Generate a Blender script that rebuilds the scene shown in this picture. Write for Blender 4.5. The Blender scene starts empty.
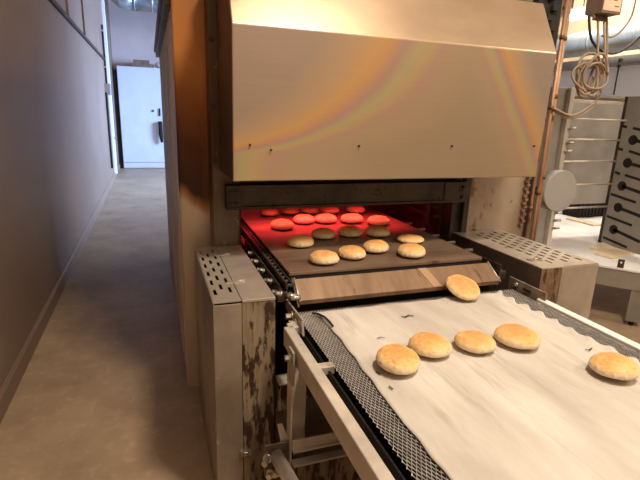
import bpy, bmesh, math, random
from mathutils import Vector, Matrix, noise
random.seed(7)
C = bpy.context.scene.collection
PI = math.pi

# ------------------------------------------------------------------ camera
F_PX, YAW, PITCH, ROLL, EYE = 472.83, 0.345605, 0.259173, 0.0334525, 1.6
fw = Vector((math.sin(YAW)*math.cos(PITCH), math.cos(YAW)*math.cos(PITCH), -math.sin(PITCH)))
rt = Vector((math.cos(YAW), -math.sin(YAW), 0)); up = rt.cross(fw)
r2 = rt*math.cos(ROLL)+up*math.sin(ROLL); u2 = -rt*math.sin(ROLL)+up*math.cos(ROLL)
cam_d = bpy.data.cameras.new('camera'); cam = bpy.data.objects.new('camera', cam_d); C.objects.link(cam)
cam.matrix_world = Matrix(((r2.x, u2.x, -fw.x, 0), (r2.y, u2.y, -fw.y, 0), (r2.z, u2.z, -fw.z, EYE), (0, 0, 0, 1)))
cam_d.sensor_width = 36; cam_d.lens = F_PX/640*36; cam_d.clip_start = .05; cam_d.clip_end = 100
bpy.context.scene.camera = cam

def at(px, py, ax, v):
    """survey helper: where the sight line through a photo point meets the plane ax = v"""
    d = r2*(px-320) - u2*(py-240) + fw*F_PX
    o = Vector((0, 0, EYE)); i = 'xyz'.index(ax)
    return o + d*((v-o[i])/d[i])

# ------------------------------------------------------------------ materials
def lin(c): return tuple((x/255/12.92 if x/255 < .04045 else ((x/255+.055)/1.055)**2.4) for x in c)+(1,)
def new_mat(name):
    m = bpy.data.materials.new(name); m.use_nodes = True
    nt = m.node_tree; return m, nt, nt.nodes['Principled BSDF']
def ramp(nt, stops, fac):
    r = nt.nodes.new('ShaderNodeValToRGB'); e = r.color_ramp.elements
    while len(e) < len(stops): e.new(.5)
    for k, (p, c) in enumerate(stops): e[k].position = p; e[k].color = c if len(c) == 4 else lin(c)
    nt.links.new(fac, r.inputs['Fac']); return r.outputs['Color']
def tex(nt, scale=(1, 1, 1), coord='Object'):
    tc = nt.nodes.new('ShaderNodeTexCoord'); mp = nt.nodes.new('ShaderNodeMapping')
    mp.inputs['Scale'].default_value = scale; nt.links.new(tc.outputs[coord], mp.inputs['Vector']); return mp.outputs['Vector']
def noise_n(nt, scale, detail=4, rough=.55, vec=None, dist=0):
    n = nt.nodes.new('ShaderNodeTexNoise'); n.inputs['Scale'].default_value = scale
    n.inputs['Detail'].default_value = detail; n.inputs['Roughness'].default_value = rough; n.inputs['Distortion'].default_value = dist
    if vec is not None: nt.links.new(vec, n.inputs['Vector'])
    return n.outputs['Fac']
def mixc(nt, fac, a, b, mode='MIX'):
    m = nt.nodes.new('ShaderNodeMix'); m.data_type = 'RGBA'; m.blend_type = mode
    for s, v in ((0, fac), (6, a), (7, b)):
        if hasattr(v, 'is_linked'): nt.links.new(v, m.inputs[s])
        else: m.inputs[s].default_value = v
    return m.outputs[2]
def mathn(nt, op, a, b=None, clamp=False):
    m = nt.nodes.new('ShaderNodeMath'); m.operation = op; m.use_clamp = clamp
    for s, v in ((0, a), (1, b)):
        if v is None: continue
        if hasattr(v, 'is_linked'): nt.links.new(v, m.inputs[s])
        else: m.inputs[s].default_value = v
    return m.outputs[0]
def bump(nt, bs, h, strength=.2, dist=.01):
    b = nt.nodes.new('ShaderNodeBump'); b.inputs['Strength'].default_value = strength; b.inputs['Distance'].default_value = dist
    nt.links.new(h, b.inputs['Height']); nt.links.new(b.outputs['Normal'], bs.inputs['Normal'])
def sep(nt, coord='Object'):
    tc = nt.nodes.new('ShaderNodeTexCoord'); s = nt.nodes.new('ShaderNodeSeparateXYZ')
    nt.links.new(tc.outputs[coord], s.inputs[0]); return s.outputs
def blotchy(name, a, b, scale=3, metal=0., rough=.5, stretch=(1, 1, 1), spots=None, spot_scale=20, spot_at=.62, bmp=.0, ramp_pos=(.35, .65)):
    m, nt, bs = new_mat(name); v = tex(nt, stretch)
    c = ramp(nt, [(ramp_pos[0], a), (ramp_pos[1], b)], noise_n(nt, scale, 6, .6, v))
    if spots:
        f = ramp(nt, [(spot_at, (0, 0, 0, 1)), (spot_at+.06, (1, 1, 1, 1))], noise_n(nt, spot_scale, 5, .65, v))
        c = mixc(nt, f, c, lin(spots))
    nt.links.new(c, bs.inputs['Base Color']); bs.inputs['Metallic'].default_value = metal; bs.inputs['Roughness'].default_value = rough
    if bmp: bump(nt, bs, noise_n(nt, spot_scale*2, 4, .6, v), bmp)
    return m
M = {}
M['steel'] = blotchy('brushed stainless steel', (168, 155, 140), (198, 186, 170), 4, .55, .42, (1, 1, 1), (140, 120, 98), 9, .66)
M['steel_streak'] = blotchy('streaked stainless sheet', (128, 112, 96), (182, 166, 148), 5, .5, .42, (3, 3, .35), (96, 76, 58), 9, .66)
M['side_sheet'] = blotchy('streaked pale sheet', (166, 154, 142), (222, 210, 196), 6, .25, .45, (1, 5, .25), (126, 108, 92), 9, .66)
M['steel_soft'] = blotchy('scuffed stainless cover', (134, 119, 103), (174, 160, 143), 4, .45, .4, (1, 1, .6), (196, 180, 162), 9, .64)
M['steel_grey'] = blotchy('grey sheet steel', (140, 134, 126), (165, 158, 148), 2.5, .4, .48)
M['steel_dark'] = blotchy('sooty dark steel', (46, 36, 30), (78, 62, 50), 8, .3, .55, (1, 1, 1), (110, 88, 68), 22, .66)
M['lintel'] = blotchy('sooty lintel steel', (52, 44, 38), (84, 72, 62), 6, .4, .5, (1, 1, 1), (36, 28, 22), 12, .6)
M['panel_stained'] = blotchy('brown stained stainless', (150, 130, 110), (182, 164, 144), 3, .45, .42, (1, 1, .7), (116, 84, 58), 4.5, .58)
M['steel_brown'] = blotchy('brown grey sheet', (92, 78, 66), (122, 106, 90), 4, .4, .45, (1, .5, 1), (70, 56, 44), 8, .62)
M['rust_dull'] = blotchy('dull rust', (110, 84, 62), (146, 116, 88), 9, .2, .6, (2, 2, .7), (70, 46, 30), 12, .56, .2)
M['black'] = blotchy('black grime and dark gaps', (16, 12, 10), (34, 27, 21), 6, 0, .85)
M['rust_paint'] = blotchy('rust flaked beige paint', (112, 96, 76), (150, 132, 106), 7, .1, .6, (2.2, 2.2, .55), (58, 36, 23), 13, .49, .35)
M['rust'] = blotchy('rusty painted steel', (98, 62, 36), (150, 98, 58), 9, .3, .6, (1, 1, 1), (60, 34, 20), 18, .6, .2)
M['copper'] = blotchy('rusty pipe', (136, 98, 70), (168, 130, 98), 14, .35, .45, (1, 1, .3), (110, 68, 42), 22, .62)
M['bolt'] = blotchy('zinc bolt', (170, 160, 148), (205, 196, 182), 12, .8, .3)
M['rail'] = blotchy('worn pale steel rail', (186, 176, 162), (216, 206, 192), 6, .35, .4, (1, 1, 1), (150, 132, 112), 14, .68)
M['white_rail'] = blotchy('white plastic rail', (222, 216, 208), (238, 232, 224), 6, 0, .45)
M['plate_brown'] = blotchy('browned oven slats', (98, 78, 62), (128, 104, 84), 3, .2, .42, (.6, 3, 1), (78, 58, 44), 6, .62)
M['chute'] = blotchy('browned chute sheet', (122, 94, 70), (150, 120, 92), 5, .3, .42, (3, .6, .6), (96, 70, 48), 7, .6)
M['chute_strip'] = blotchy('pale brown strip', (170, 136, 104), (186, 152, 118), 6, .3, .42)
M['mesh_wire'] = blotchy('dull wire mesh', (150, 142, 134), (186, 178, 168), 30, .6, .38)
M['white_cab'] = blotchy('white lacquered sheet', (206, 214, 230), (214, 222, 236), 2, 0, .4)
M['galv'] = blotchy('galvanised duct', (150, 162, 170), (186, 196, 202), 3, .6, .32)
M['cable'] = blotchy('beige cable sheath', (138, 116, 94), (160, 138, 114), 10, 0, .5)
M['cable_black'] = blotchy('black cable sheath', (22, 22, 24), (34, 34, 36), 10, 0, .5)
M['box_tan'] = blotchy('tan enclosure', (112, 90, 74), (132, 108, 90), 4, 0, .5)
M['label'] = blotchy('pale label', (226, 190, 160), (236, 202, 172), 5, 0, .5)
M['disc'] = blotchy('grey plastic cover', (142, 138, 132), (154, 150, 144), 3, 0, .5)
M['wood'] = blotchy('pale board', (226, 200, 160), (240, 220, 186), 4, 0, .55, (1, 6, 1))
M['white_top'] = blotchy('floured white top', (224, 218, 214), (238, 234, 230), 5, 0, .5, (1, 1, 1), (204, 186, 160), 6, .64)
M['brown_wood'] = blotchy('old brown plank', (110, 88, 76), (140, 116, 100), 8, 0, .7)
M['plaster_pink'] = blotchy('pale plaster', (206, 192, 190), (220, 208, 204), 1.2, 0, .7)
M['panel_white'] = blotchy('white wall panel', (232, 236, 238), (240, 242, 244), .8, 0, .45)
M['panel_tan'] = blotchy('tan upper wall', (190, 170, 142), (206, 186, 158), .8, 0, .6)
M['ceiling'] = blotchy('dark ceiling', (96, 86, 78), (112, 102, 92), .6, 0, .8)
M['chamber'] = blotchy('sooty oven lining', (66, 44, 38), (96, 66, 58), 5, .1, .6)
M['dark_bar'] = blotchy('weathered trim bar', (70, 62, 54), (98, 88, 78), 5, .3, .5)

def wall_paint():
    m, nt, bs = new_mat('glossy wall paint'); v = tex(nt, (1, .35, .6))
    c = ramp(nt, [(.3, (122, 100, 84)), (.7, (142, 119, 102))], noise_n(nt, 1.3, 6, .6, v))
    f = ramp(nt, [(.58, (0, 0, 0, 1)), (.75, (1, 1, 1, 1))], noise_n(nt, 3, 6, .7, tex(nt, (1, .5, .2))))
    c = mixc(nt, mathn(nt, 'MULTIPLY', f, .5), c, lin((92, 78, 68)))
    nt.links.new(c, bs.inputs['Base Color']); bs.inputs['Roughness'].default_value = .48
    return m
M['wall'] = wall_paint()
def concrete():
    m, nt, bs = new_mat('worn concrete'); v = tex(nt)
    c = ramp(nt, [(.3, (146, 122, 96)), (.7, (176, 150, 120))], noise_n(nt, 1.6, 8, .65, v))
    c2 = ramp(nt, [(.52, (0, 0, 0, 1)), (.7, (1, 1, 1, 1))], noise_n(nt, 14, 6, .7, v))
    c = mixc(nt, mathn(nt, 'MULTIPLY', c2, .45), c, lin((196, 170, 138)))
    c3 = ramp(nt, [(.5, (0, 0, 0, 1)), (.8, (1, 1, 1, 1))], noise_n(nt, 2.7, 5, .6, v))
    c = mixc(nt, mathn(nt, 'MULTIPLY', c3, .5), c, lin((112, 86, 62)))
    nt.links.new(c, bs.inputs['Base Color']); bs.inputs['Roughness'].default_value = .5
    bump(nt, bs, noise_n(nt, 60, 5, .7, v), .12); return m
M['floor'] = concrete()
def heat_tint():
    """stainless sheet with the arched rainbow temper colours left by the oven heat"""
    m, nt, bs = new_mat('heat tinted stainless'); s = sep(nt)
    nz = noise_n(nt, 1.6, 3, .5, tex(nt))
    zz = mathn(nt, 'MAXIMUM', mathn(nt, 'DIVIDE', mathn(nt, 'SUBTRACT', s[2], 1.38), .1), .55)
    ul = mathn(nt, 'SUBTRACT', s[0], mathn(nt, 'ADD', mathn(nt, 'MULTIPLY', mathn(nt, 'LOGARITHM', zz, math.e), .355), .40))
    ur = mathn(nt, 'SUBTRACT', mathn(nt, 'ADD', mathn(nt, 'MULTIPLY', mathn(nt, 'SUBTRACT', 1.91, s[2]), .61), 1.66), s[0])
    sm_ = nt.nodes.new('ShaderNodeMath'); sm_.operation = 'SMOOTH_MIN'; sm_.inputs[2].default_value = 1.0
    nt.links.new(mathn(nt, 'DIVIDE', ul, .18), sm_.inputs[0]); nt.links.new(mathn(nt, 'DIVIDE', ur, .085), sm_.inputs[1])
    r = mathn(nt, 'ADD', sm_.outputs[0], mathn(nt, 'MULTIPLY', mathn(nt, 'SUBTRACT', nz, .5), 1.1))
    r = mathn(nt, 'DIVIDE', mathn(nt, 'ADD', r, 3.0), 8.0)
    c = ramp(nt, [(0, (166, 146, 132)), (.16, (166, 146, 130)), (.27, (184, 156, 126)), (.36, (202, 160, 108)), (.41, (196, 152, 110)), (.45, (178, 144, 132)),
                  (.50, (178, 166, 124)), (.54, (186, 160, 120)), (.58, (180, 148, 128)), (.66, (174, 152, 122)), (.82, (168, 148, 122)), (1, (166, 146, 122))], r)
    st = noise_n(nt, 6, 4, .5, tex(nt, (.5, .5, 14)))
    c = mixc(nt, mathn(nt, 'MULTIPLY', ramp(nt, [(.4, (0, 0, 0, 1)), (.7, (1, 1, 1, 1))], st), .04), c, lin((220, 200, 176)))
    nt.links.new(c, bs.inputs['Base Color']); bs.inputs['Metallic'].default_value = .6; bs.inputs['Roughness'].default_value = .38
    return m
M['hood'] = heat_tint()
M['hood_top'] = blotchy('browned stainless top', (160, 134, 108), (184, 156, 126), 2.5, .6, .36, (.5, 1, 1), (150, 112, 74), 3.5, .62)
def scorched():
    """column sheet: scorched brown and orange above the burner line, bare steel below"""
    m, nt, bs = new_mat('scorched stainless'); s = sep(nt)
    nz = noise_n(nt, 5, 4, .55, tex(nt, (2, 2, .6)))
    h = mathn(nt, 'ADD', s[2], mathn(nt, 'MULTIPLY', mathn(nt, 'SUBTRACT', nz, .5), .16))
    h = mathn(nt, 'ADD', h, mathn(nt, 'MULTIPLY', mathn(nt, 'SUBTRACT', s[0], .2), .5))
    h = mathn(nt, 'DIVIDE', h, 2.3)
    c = ramp(nt, [(.475, (206, 188, 166)), (.492, (170, 122, 76)), (.515, (56, 28, 15)), (.62, (92, 46, 18)), (.72, (150, 90, 42)), (.80, (188, 120, 58)), (.9, (164, 104, 54)), (1, (116, 70, 38))], h)
    f = ramp(nt, [(.25, (0, 0, 0, 1)), (.31, (1, 1, 1, 1))], mathn(nt, 'ADD', s[0], mathn(nt, 'MULTIPLY', mathn(nt, 'SUBTRACT', nz, .5), .12)))
    c = mixc(nt, mathn(nt, 'MULTIPLY', f, .35), c, lin((180, 140, 92)))
    nt.links.new(c, bs.inputs['Base Color']); bs.inputs['Metallic'].default_value = .4; bs.inputs['Roughness'].default_value = .38
    return m
M['scorch'] = scorched()
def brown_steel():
    m, nt, bs = new_mat('heat browned post and shaded cheek'); s = sep(nt)
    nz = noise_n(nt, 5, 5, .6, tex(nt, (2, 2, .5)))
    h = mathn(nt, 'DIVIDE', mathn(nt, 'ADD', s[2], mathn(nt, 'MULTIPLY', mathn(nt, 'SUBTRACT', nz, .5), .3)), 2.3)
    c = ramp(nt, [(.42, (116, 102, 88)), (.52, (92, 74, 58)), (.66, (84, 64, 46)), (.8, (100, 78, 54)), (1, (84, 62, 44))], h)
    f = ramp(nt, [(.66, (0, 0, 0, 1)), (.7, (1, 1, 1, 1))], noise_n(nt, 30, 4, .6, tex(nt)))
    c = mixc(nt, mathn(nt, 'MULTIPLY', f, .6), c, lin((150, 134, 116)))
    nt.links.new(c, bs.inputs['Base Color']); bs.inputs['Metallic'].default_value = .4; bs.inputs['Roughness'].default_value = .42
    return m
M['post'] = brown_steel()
def cloth_mat():
    m, nt, bs = new_mat('stained canvas'); 
    c = ramp(nt, [(.3, (176, 166, 154)), (.55, (196, 187, 175)), (.75, (210, 202, 190))], noise_n(nt, 3.2, 6, .6, tex(nt, (2.2, .55, 1))))
    f = ramp(nt, [(.55, (0, 0, 0, 1)), (.75, (1, 1, 1, 1))], noise_n(nt, 5, 5, .6, tex(nt, (3.4, .45, 1))))
    c = mixc(nt, mathn(nt, 'MULTIPLY', f, .7), c, lin((144, 132, 121)))
    nt.links.new(c, bs.inputs['Base Color']); bs.inputs['Roughness'].default_value = .8
    bump(nt, bs, noise_n(nt, 160, 3, .6, tex(nt)), .1); return m
M['cloth'] = cloth_mat()
def bread_mat():
    m, nt, bs = new_mat('pita crust'); s = sep(nt)
    oi = nt.nodes.new('ShaderNodeObjectInfo')
    va = nt.nodes.new('ShaderNodeVectorMath'); va.operation = 'ADD'
    nt.links.new(tex(nt), va.inputs[0])
    cb = nt.nodes.new('ShaderNodeCombineXYZ')
    for k in range(3): nt.links.new(mathn(nt, 'MULTIPLY', oi.outputs['Random'], 13.0+k*7), cb.inputs[k])
    nt.links.new(cb.outputs[0], va.inputs[1]); v = va.outputs[0]
    n1 = noise_n(nt, 22, 6, .65, v); n2 = noise_n(nt, 70, 5, .7, v)
    h = mathn(nt, 'ADD', mathn(nt, 'DIVIDE', s[2], .058), mathn(nt, 'MULTIPLY', mathn(nt, 'SUBTRACT', n1, .5), .75))
    c = ramp(nt, [(.40, (226, 206, 172)), (.56, (228, 196, 144)), (.76, (224, 174, 108)), (1.02, (208, 148, 82))], h)
    f = ramp(nt, [(.56, (0, 0, 0, 1)), (.68, (1, 1, 1, 1))], n2)
    c = mixc(nt, mathn(nt, 'MULTIPLY', f, .5), c, lin((160, 98, 48)))
    nt.links.new(c, bs.inputs['Base Color']); bs.inputs['Roughness'].default_value = .7
    bump(nt, bs, n2, .25, .004); return m
M['bread'] = bread_mat()
def emit(name, col, st):
    m, nt, bs = new_mat(name); bs.inputs['Emission Color'].default_value = col; bs.inputs['Emission Strength'].default_value = st
    bs.inputs['Base Color'].default_value = col; return m
M['tube'] = emit('lit tube', (1, .93, .82, 1), 14)

# ------------------------------------------------------------------ geometry helpers
def bx(bm, x0, x1, y0, y1, z0, z1, mi=0, bev=0):
    g = bmesh.ops.create_cube(bm, size=1)['verts']
    for v in g: v.co = Vector(((x0+x1)/2+v.co.x*(x1-x0), (y0+y1)/2+v.co.y*(y1-y0), (z0+z1)/2+v.co.z*(z1-z0)))
    fs = list({f for v in g for f in v.link_faces})
    for f in fs: f.material_index = mi
    if bev:
        bmesh.ops.bevel(bm, geom=list({e for v in g for e in v.link_edges}), offset=bev, segments=2, affect='EDGES', profile=.7)
def obox(bm, c, ux, uy, uz, sx, sy, sz, mi=0):
    """box at c spanned by unit axes"""
    g = bmesh.ops.create_cube(bm, size=1)['verts']
    for v in g: v.co = Vector(c)+Vector(ux)*v.co.x*sx+Vector(uy)*v.co.y*sy+Vector(uz)*v.co.z*sz
    for f in {f for v in g for f in v.link_faces}: f.material_index = mi
def tube(bm, pts, r, n=8, cap=True, mi=0, smooth=True):
    pts = [Vector(p) for p in pts]; rings = []
    t0 = (pts[1]-pts[0]).normalized(); ref = Vector((0, 0, 1)) if abs(t0.z) < .9 else Vector((1, 0, 0))
    a = t0.cross(ref).normalized()
    for i, p in enumerate(pts):
        t = (pts[min(i+1, len(pts)-1)]-pts[max(i-1, 0)]).normalized()
        a = (a-t*a.dot(t)).normalized(); b = t.cross(a)
        rr = r[i] if isinstance(r, (list, tuple)) else r
        rings.append([bm.verts.new(p+(a*math.cos(2*PI*k/n)+b*math.sin(2*PI*k/n))*rr) for k in range(n)])
    for i in range(len(rings)-1):
        for k in range(n):
            f = bm.faces.new((rings[i][k], rings[i][(k+1) % n], rings[i+1][(k+1) % n], rings[i+1][k])); f.smooth = smooth; f.material_index = mi
    if cap:
        bm.faces.new(rings[0][::-1]).material_index = mi; bm.faces.new(rings[-1]).material_index = mi
def prism(bm, poly, d, mi=0):
    """closed prism: polygon (3D points) swept along d"""
    d = Vector(d); a = [bm.verts.new(Vector(p)) for p in poly]; b = [bm.verts.new(Vector(p)+d) for p in poly]; n = len(a)
    fs = [bm.faces.new(a[::-1]), bm.faces.new(b)]
    for k in range(n): fs.append(bm.faces.new((a[k], a[(k+1) % n], b[(k+1) % n], b[k])))
    for f in fs: f.material_index = mi
    bmesh.ops.recalc_face_normals(bm, faces=fs)
def hexbolt(bm, p, axis, r, h, mi=0):
    p = Vector(p); ax = Vector(axis).normalized()
    tube(bm, [p, p+ax*h*.3], r*1.5, 12, True, mi); tube(bm, [p+ax*h*.3, p+ax*h], r, 6, True, mi, False)
def obj(name, bm, mat, parent=None, bev=0, origin=None):
    me = bpy.data.meshes.new(name)
    if origin is None and parent is not None: origin = parent['_o']
    if origin is not None: bmesh.ops.translate(bm, verts=bm.verts, vec=-Vector(origin))
    bm.to_mesh(me); bm.free()
    o = bpy.data.objects.new(name, me); C.objects.link(o)
    for m in (mat if isinstance(mat, (list, tuple)) else [mat]): me.materials.append(M[m])
    if parent is not None: o.parent = parent; o['_o'] = parent['_o']
    elif origin is not None: o.location = origin; o['_o'] = list(origin)
    else: o['_o'] = [0, 0, 0]
    if bev:
        b = o.modifiers.new('edge', 'BEVEL'); b.width = bev; b.segments = 2; b.limit_method = 'ANGLE'
    return o
def B(): return bmesh.new()
def boxobj(name, dims, mat, parent=None, bev=0):
    b = B(); bx(b, *dims); return obj(name, b, mat, parent, bev)
def tag(o, label, cat, group=None):
    o['label'] = label; o['category'] = cat
    if group: o['group'] = group
    return o
def thing(name, label, cat, group=None, loc=(0, 0, 0)):
    """an Empty; parts are built in world coordinates, kept relative to it. Material patterns of world-placed parts use loc = origin"""
    o = bpy.data.objects.new(name, None); C.objects.link(o); o.location = loc; o['_o'] = list(loc)
    return tag(o, label, cat, group)
def struct(name, bm, mat):
    o = obj(name, bm, mat); o['kind'] = 'structure'; return o

# ------------------------------------------------------------------ the hall
XL, XR, Y0, Y1, ZC = -.83, 6.6, -3.2, 14.6, 5.0
b = B(); bx(b, XL-.2, XR+.2, Y0-.2, Y1+.2, -.12, 0); struct('floor', b, 'floor')
b = B(); bx(b, XL-.2, XL, Y0, Y1, 0, ZC); struct('wall_left', b, 'wall')
b = B(); bx(b, XL-.2, XR+.2, Y1, Y1+.2, 0, ZC); struct('wall_far', b, 'plaster_pink')
b = B(); bx(b, XL-.2, XR+.2, Y0-.2, Y0, 0, ZC); struct('wall_near', b, 'panel_tan')
b = B(); bx(b, XR, XR+.2, Y0, Y1, 0, 2.5); bx(b, XR, XR+.2, Y0, Y1, 2.5, ZC, 1); struct('wall_right', b, ['panel_white', 'panel_tan'])
b = B(); bx(b, XL-.2, XR+.2, Y0-.2, Y1+.2, ZC, ZC+.1); struct('ceiling', b, 'ceiling')
b = B(); prism(b, [(XL, Y0, 0), (XL+.02, Y0, 0), (XL+.02, Y0, .105), (XL+.008, Y0, .125), (XL, Y0, .125)], (0, Y1-Y0-.02, 0)); struct('baseboard_left', b, 'wall')
b = B(); bx(b, XL, XL+.03, Y0, 11.6, 2.555, 2.6); struct('trim_1', b, 'steel_dark')
b = B()
for k, y in enumerate((6.6, 8.2)): bx(b, XL, XL+.025, y, y+.05, 2.6, ZC)
struct('trim_2', b, 'wall')
b = B(); bx(b, XR-.14, XR, Y0, Y1, 2.43, 2.56); bx(b, XR-.2, XR-.14, Y0, Y1, 2.43, 2.46); struct('trim_3', b, 'steel_grey')

# ------------------------------------------------------------------ tunnel oven
OX0, OX1, OYF, OYB, OZ = .135, 2.325, 2.45, 5.24, 2.15
ov = thing('tunnel_oven', 'big stainless tunnel oven with heat-stained hood over a glowing red mouth', 'oven')
b = B()
bx(b, OX0+.012, OX0+.05, 2.62, OYB, .02, OZ)
y = 2.66
while y < OYB-.05:
    bx(b, OX0-.004, OX0+.014, y, y+.07, .03, OZ-.03); y += .155
bx(b, OX0-.006, OX0+.014, 2.62, OYB, 1.005, 1.015)
obj('side_panel', b, 'side_sheet', ov, .004)
b = B(); bx(b, OX0-.035, OX0+.03, 2.66, OYB+.02, OZ-.055, OZ+.01); bx(b, OX0-.05, OX0-.03, 2.66, OYB+.02, OZ-.01, OZ+.03)
obj('roof_trim', b, 'dark_bar', ov, .004)
b = B(); bx(b, OX0, .312, 2.6, 2.66, .0, OZ+.08); bx(b, OX0-.004, OX0+.004, 2.597, 2.66, 0, OZ+.08)
obj('corner_panel', b, 'scorch', ov, .004)
b = B(); bx(b, .288, .424, OYF, 2.60, 0, OZ+.04); obj('front_post', b, 'post', ov, .006)
for z in (1.62, 1.93, 1.36):
    b = B(); hexbolt(b, (.300, OYF, z), (0, -1, 0), .008, .014); obj('post_bolt', b, 'steel_dark', ov)
b = B(); bx(b, .35, 1.79, OYF-.05, OYF+.02, 1.112, 1.238); bx(b, .35, 1.79, OYF-.062, OYF-.05, 1.112, 1.128)
bx(b, .35, .43, OYF-.06, OYF-.05, 1.112, 1.238); bx(b, 1.64, 1.79, OYF-.06, OYF-.05, 1.112, 1.238)
lt = obj('lintel', b, 'lintel', ov, .003)
for x in (.375, .405, 1.765):
    for z in (1.145, 1.205):
        b = B(); hexbolt(b, (x, OYF-.06, z), (0, -1, 0), .009, .014); obj('bolt', b, 'steel_dark', lt)
b = B(); bx(b, .424, 1.83, OYF+.02, OYF+.06, 1.23, OZ); obj('upper_front', b, 'steel_dark', ov)
# hood: folded sheet with sloping top
HX0, HX1 = .325, 1.95
def hood_profile(x): return [(x, 2.02, 1.312), (x, 2.0, 1.935), (x, 2.14, 2.19), (x, 2.46, 2.19), (x, 2.46, 2.17), (x, 2.15, 2.17), (x, 2.012, 1.93), (x, 2.032, 1.312)]
b = B(); prism(b, hood_profile(HX0), (HX1-HX0, 0, 0))
hd = obj('hood', b, ['hood', 'hood_top'], ov, .005)
for p_ in hd.data.polygons:
    if p_.normal.z > .3: p_.material_index = 1
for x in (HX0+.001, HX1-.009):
    b = B(); prism(b, [(x, 2.024, 1.313), (x, 2.005, 1.934), (x, 2.142, 2.188), (x, 2.459, 2.188), (x, 2.459, 1.313)], (.008, 0, 0)); obj('end_cheek', b, 'post', hd)  # dark brown cheeks paint in the shade on the hood ends
for px, py in ((250, 145), (271, 150), (359, 146), (452, 146), (534, 146)):
    p = at(px, py, 'y', 2.012); b = B(); tube(b, [p+Vector((0, .006, 0)), p+Vector((0, -.006, 0))], .0045, 8); obj('rivet', b, 'black', hd)
# right of the mouth
b = B(); bx(b, 1.745, 1.82, OYF-.0, OYF+.1, .3, 1.31); bx(b, 1.81, 1.85, OYF-.03, OYF+.1, .3, 1.31); obj('front_pillar', b, 'lintel', ov, .004)
b = B(); bx(b, 1.85, 2.325, OYF+.0, OYF+.06, .3, OZ); obj('front_panel', b, 'panel_stained', ov, .004)
b = B(); bx(b, 2.15, 2.325, OYF-.05, OYF-.0, 1.35, OZ+.5)
for k in range(22): bx(b, 2.21+.03*(k % 2), 2.25+.03*(k % 2), OYF-.075, OYF-.05, 1.4+.055*k, 1.43+.055*k)
obj('frame_column', b, 'black', ov, .003)
b = B(); bx(b, 2.326, 2.40, 2.50, 2.56, 0, OZ+.5); obj('edge_column', b, 'steel_dark', ov, .003)
b = B()
for k in range(16): bx(b, 2.275+.012*(k % 2), 2.30+.012*(k % 2), OYF-.022, OYF, .93+.024*k, .945+.024*k)
bx(b, 2.285, 2.302, OYF-.01, OYF, .92, 1.33); obj('rusty_chain', b, 'rust_dull', ov)
b = B(); bx(b, OX0+.05, OX1, OYB-.04, OYB, 0, OZ); obj('rear_panel', b, 'steel_dark', ov)
b = B(); bx(b, OX1-.04, OX1, 2.51, OYB-.04, 0, OZ); obj('far_side_panel', b, 'steel_grey', ov)
b = B(); bx(b, OX0+.05, OX1-.04, 2.66, OYB-.04, OZ-.04, OZ); obj('roof_panel', b, 'steel_dark', ov)
b = B(); bx(b, .425, .445, 2.52, OYB-.1, .5, 1.32); bx(b, 1.73, 1.75, 2.55, OYB-.1, .5, 1.32); bx(b, .445, 1.73, 2.55, OYB-.1, 1.30, 1.33)
bx(b, .445, 1.73, 4.9, 4.95, .5, 1.30)
obj('baking_chamber', b, 'chamber', ov)
b = B()
for z in (.98, 1.04, 1.10): bx(b, 1.69, 1.73, 2.56, 4.4, z, z+.02)
bx(b, 1.665, 1.69, 2.6, 2.63, .93, 1.08)
obj('chamber_rib', b, 'chamber', ov)
b = B(); bx(b, .44, 1.73, 2.6, 2.63, .0, .86); obj('lower_front', b, 'black', ov)

# gas pipes and cable run at the right of the oven front
for k, (x, yy, r, lab) in enumerate(((2.343, 2.43, .010, 'thin rusty pipe nearest the hood at the right of the oven'), (2.388, 2.43, .012, 'middle rusty pipe of the three right of the oven hood'), (2.438, 2.46, .012, 'outer rusty pipe of the three, next to the round grey cover'))):
    b = B(); z0 = .0
    tube(b, [(x, yy, z0), (x, yy, 1.2), (x, yy, 2.7)], r, 10)
    o = thing('gas_pipe', lab, 'pipe', 'rusty pipes at the right of the oven')
    obj('pipe_run', b, 'copper', o)
    for z in (1.05+.1*k, 1.62+.07*k, 2.1):
        b = B(); tube(b, [(x, yy, z-.012), (x, yy, z+.012)], r+.004, 10); obj('clamp', b, 'rust', o)

# ------------------------------------------------------------------ oven conveyor inside the mouth
oc = thing('oven_conveyor', 'browned steel conveyor running out of the red oven mouth', 'conveyor')
ZO = .93
b = B()
y = 1.895; k = 0
while y < 4.85:
    bx(b, .540, 1.550, y, y+.156, ZO-.012, ZO); y += .158
obj('belt', b, 'plate_brown', oc, .0015)
b = B(); bx(b, .540, 1.552, 1.880, 1.895, ZO-.016, ZO+.001); obj('nose_bar', b, 'plate_brown', oc, .003)
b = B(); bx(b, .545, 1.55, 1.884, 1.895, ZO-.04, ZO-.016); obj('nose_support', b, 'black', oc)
b = B(); bx(b, .56, 1.56, 1.87, 4.8, ZO-.1, ZO-.04); obj('belt_bed', b, 'black', oc)
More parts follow.
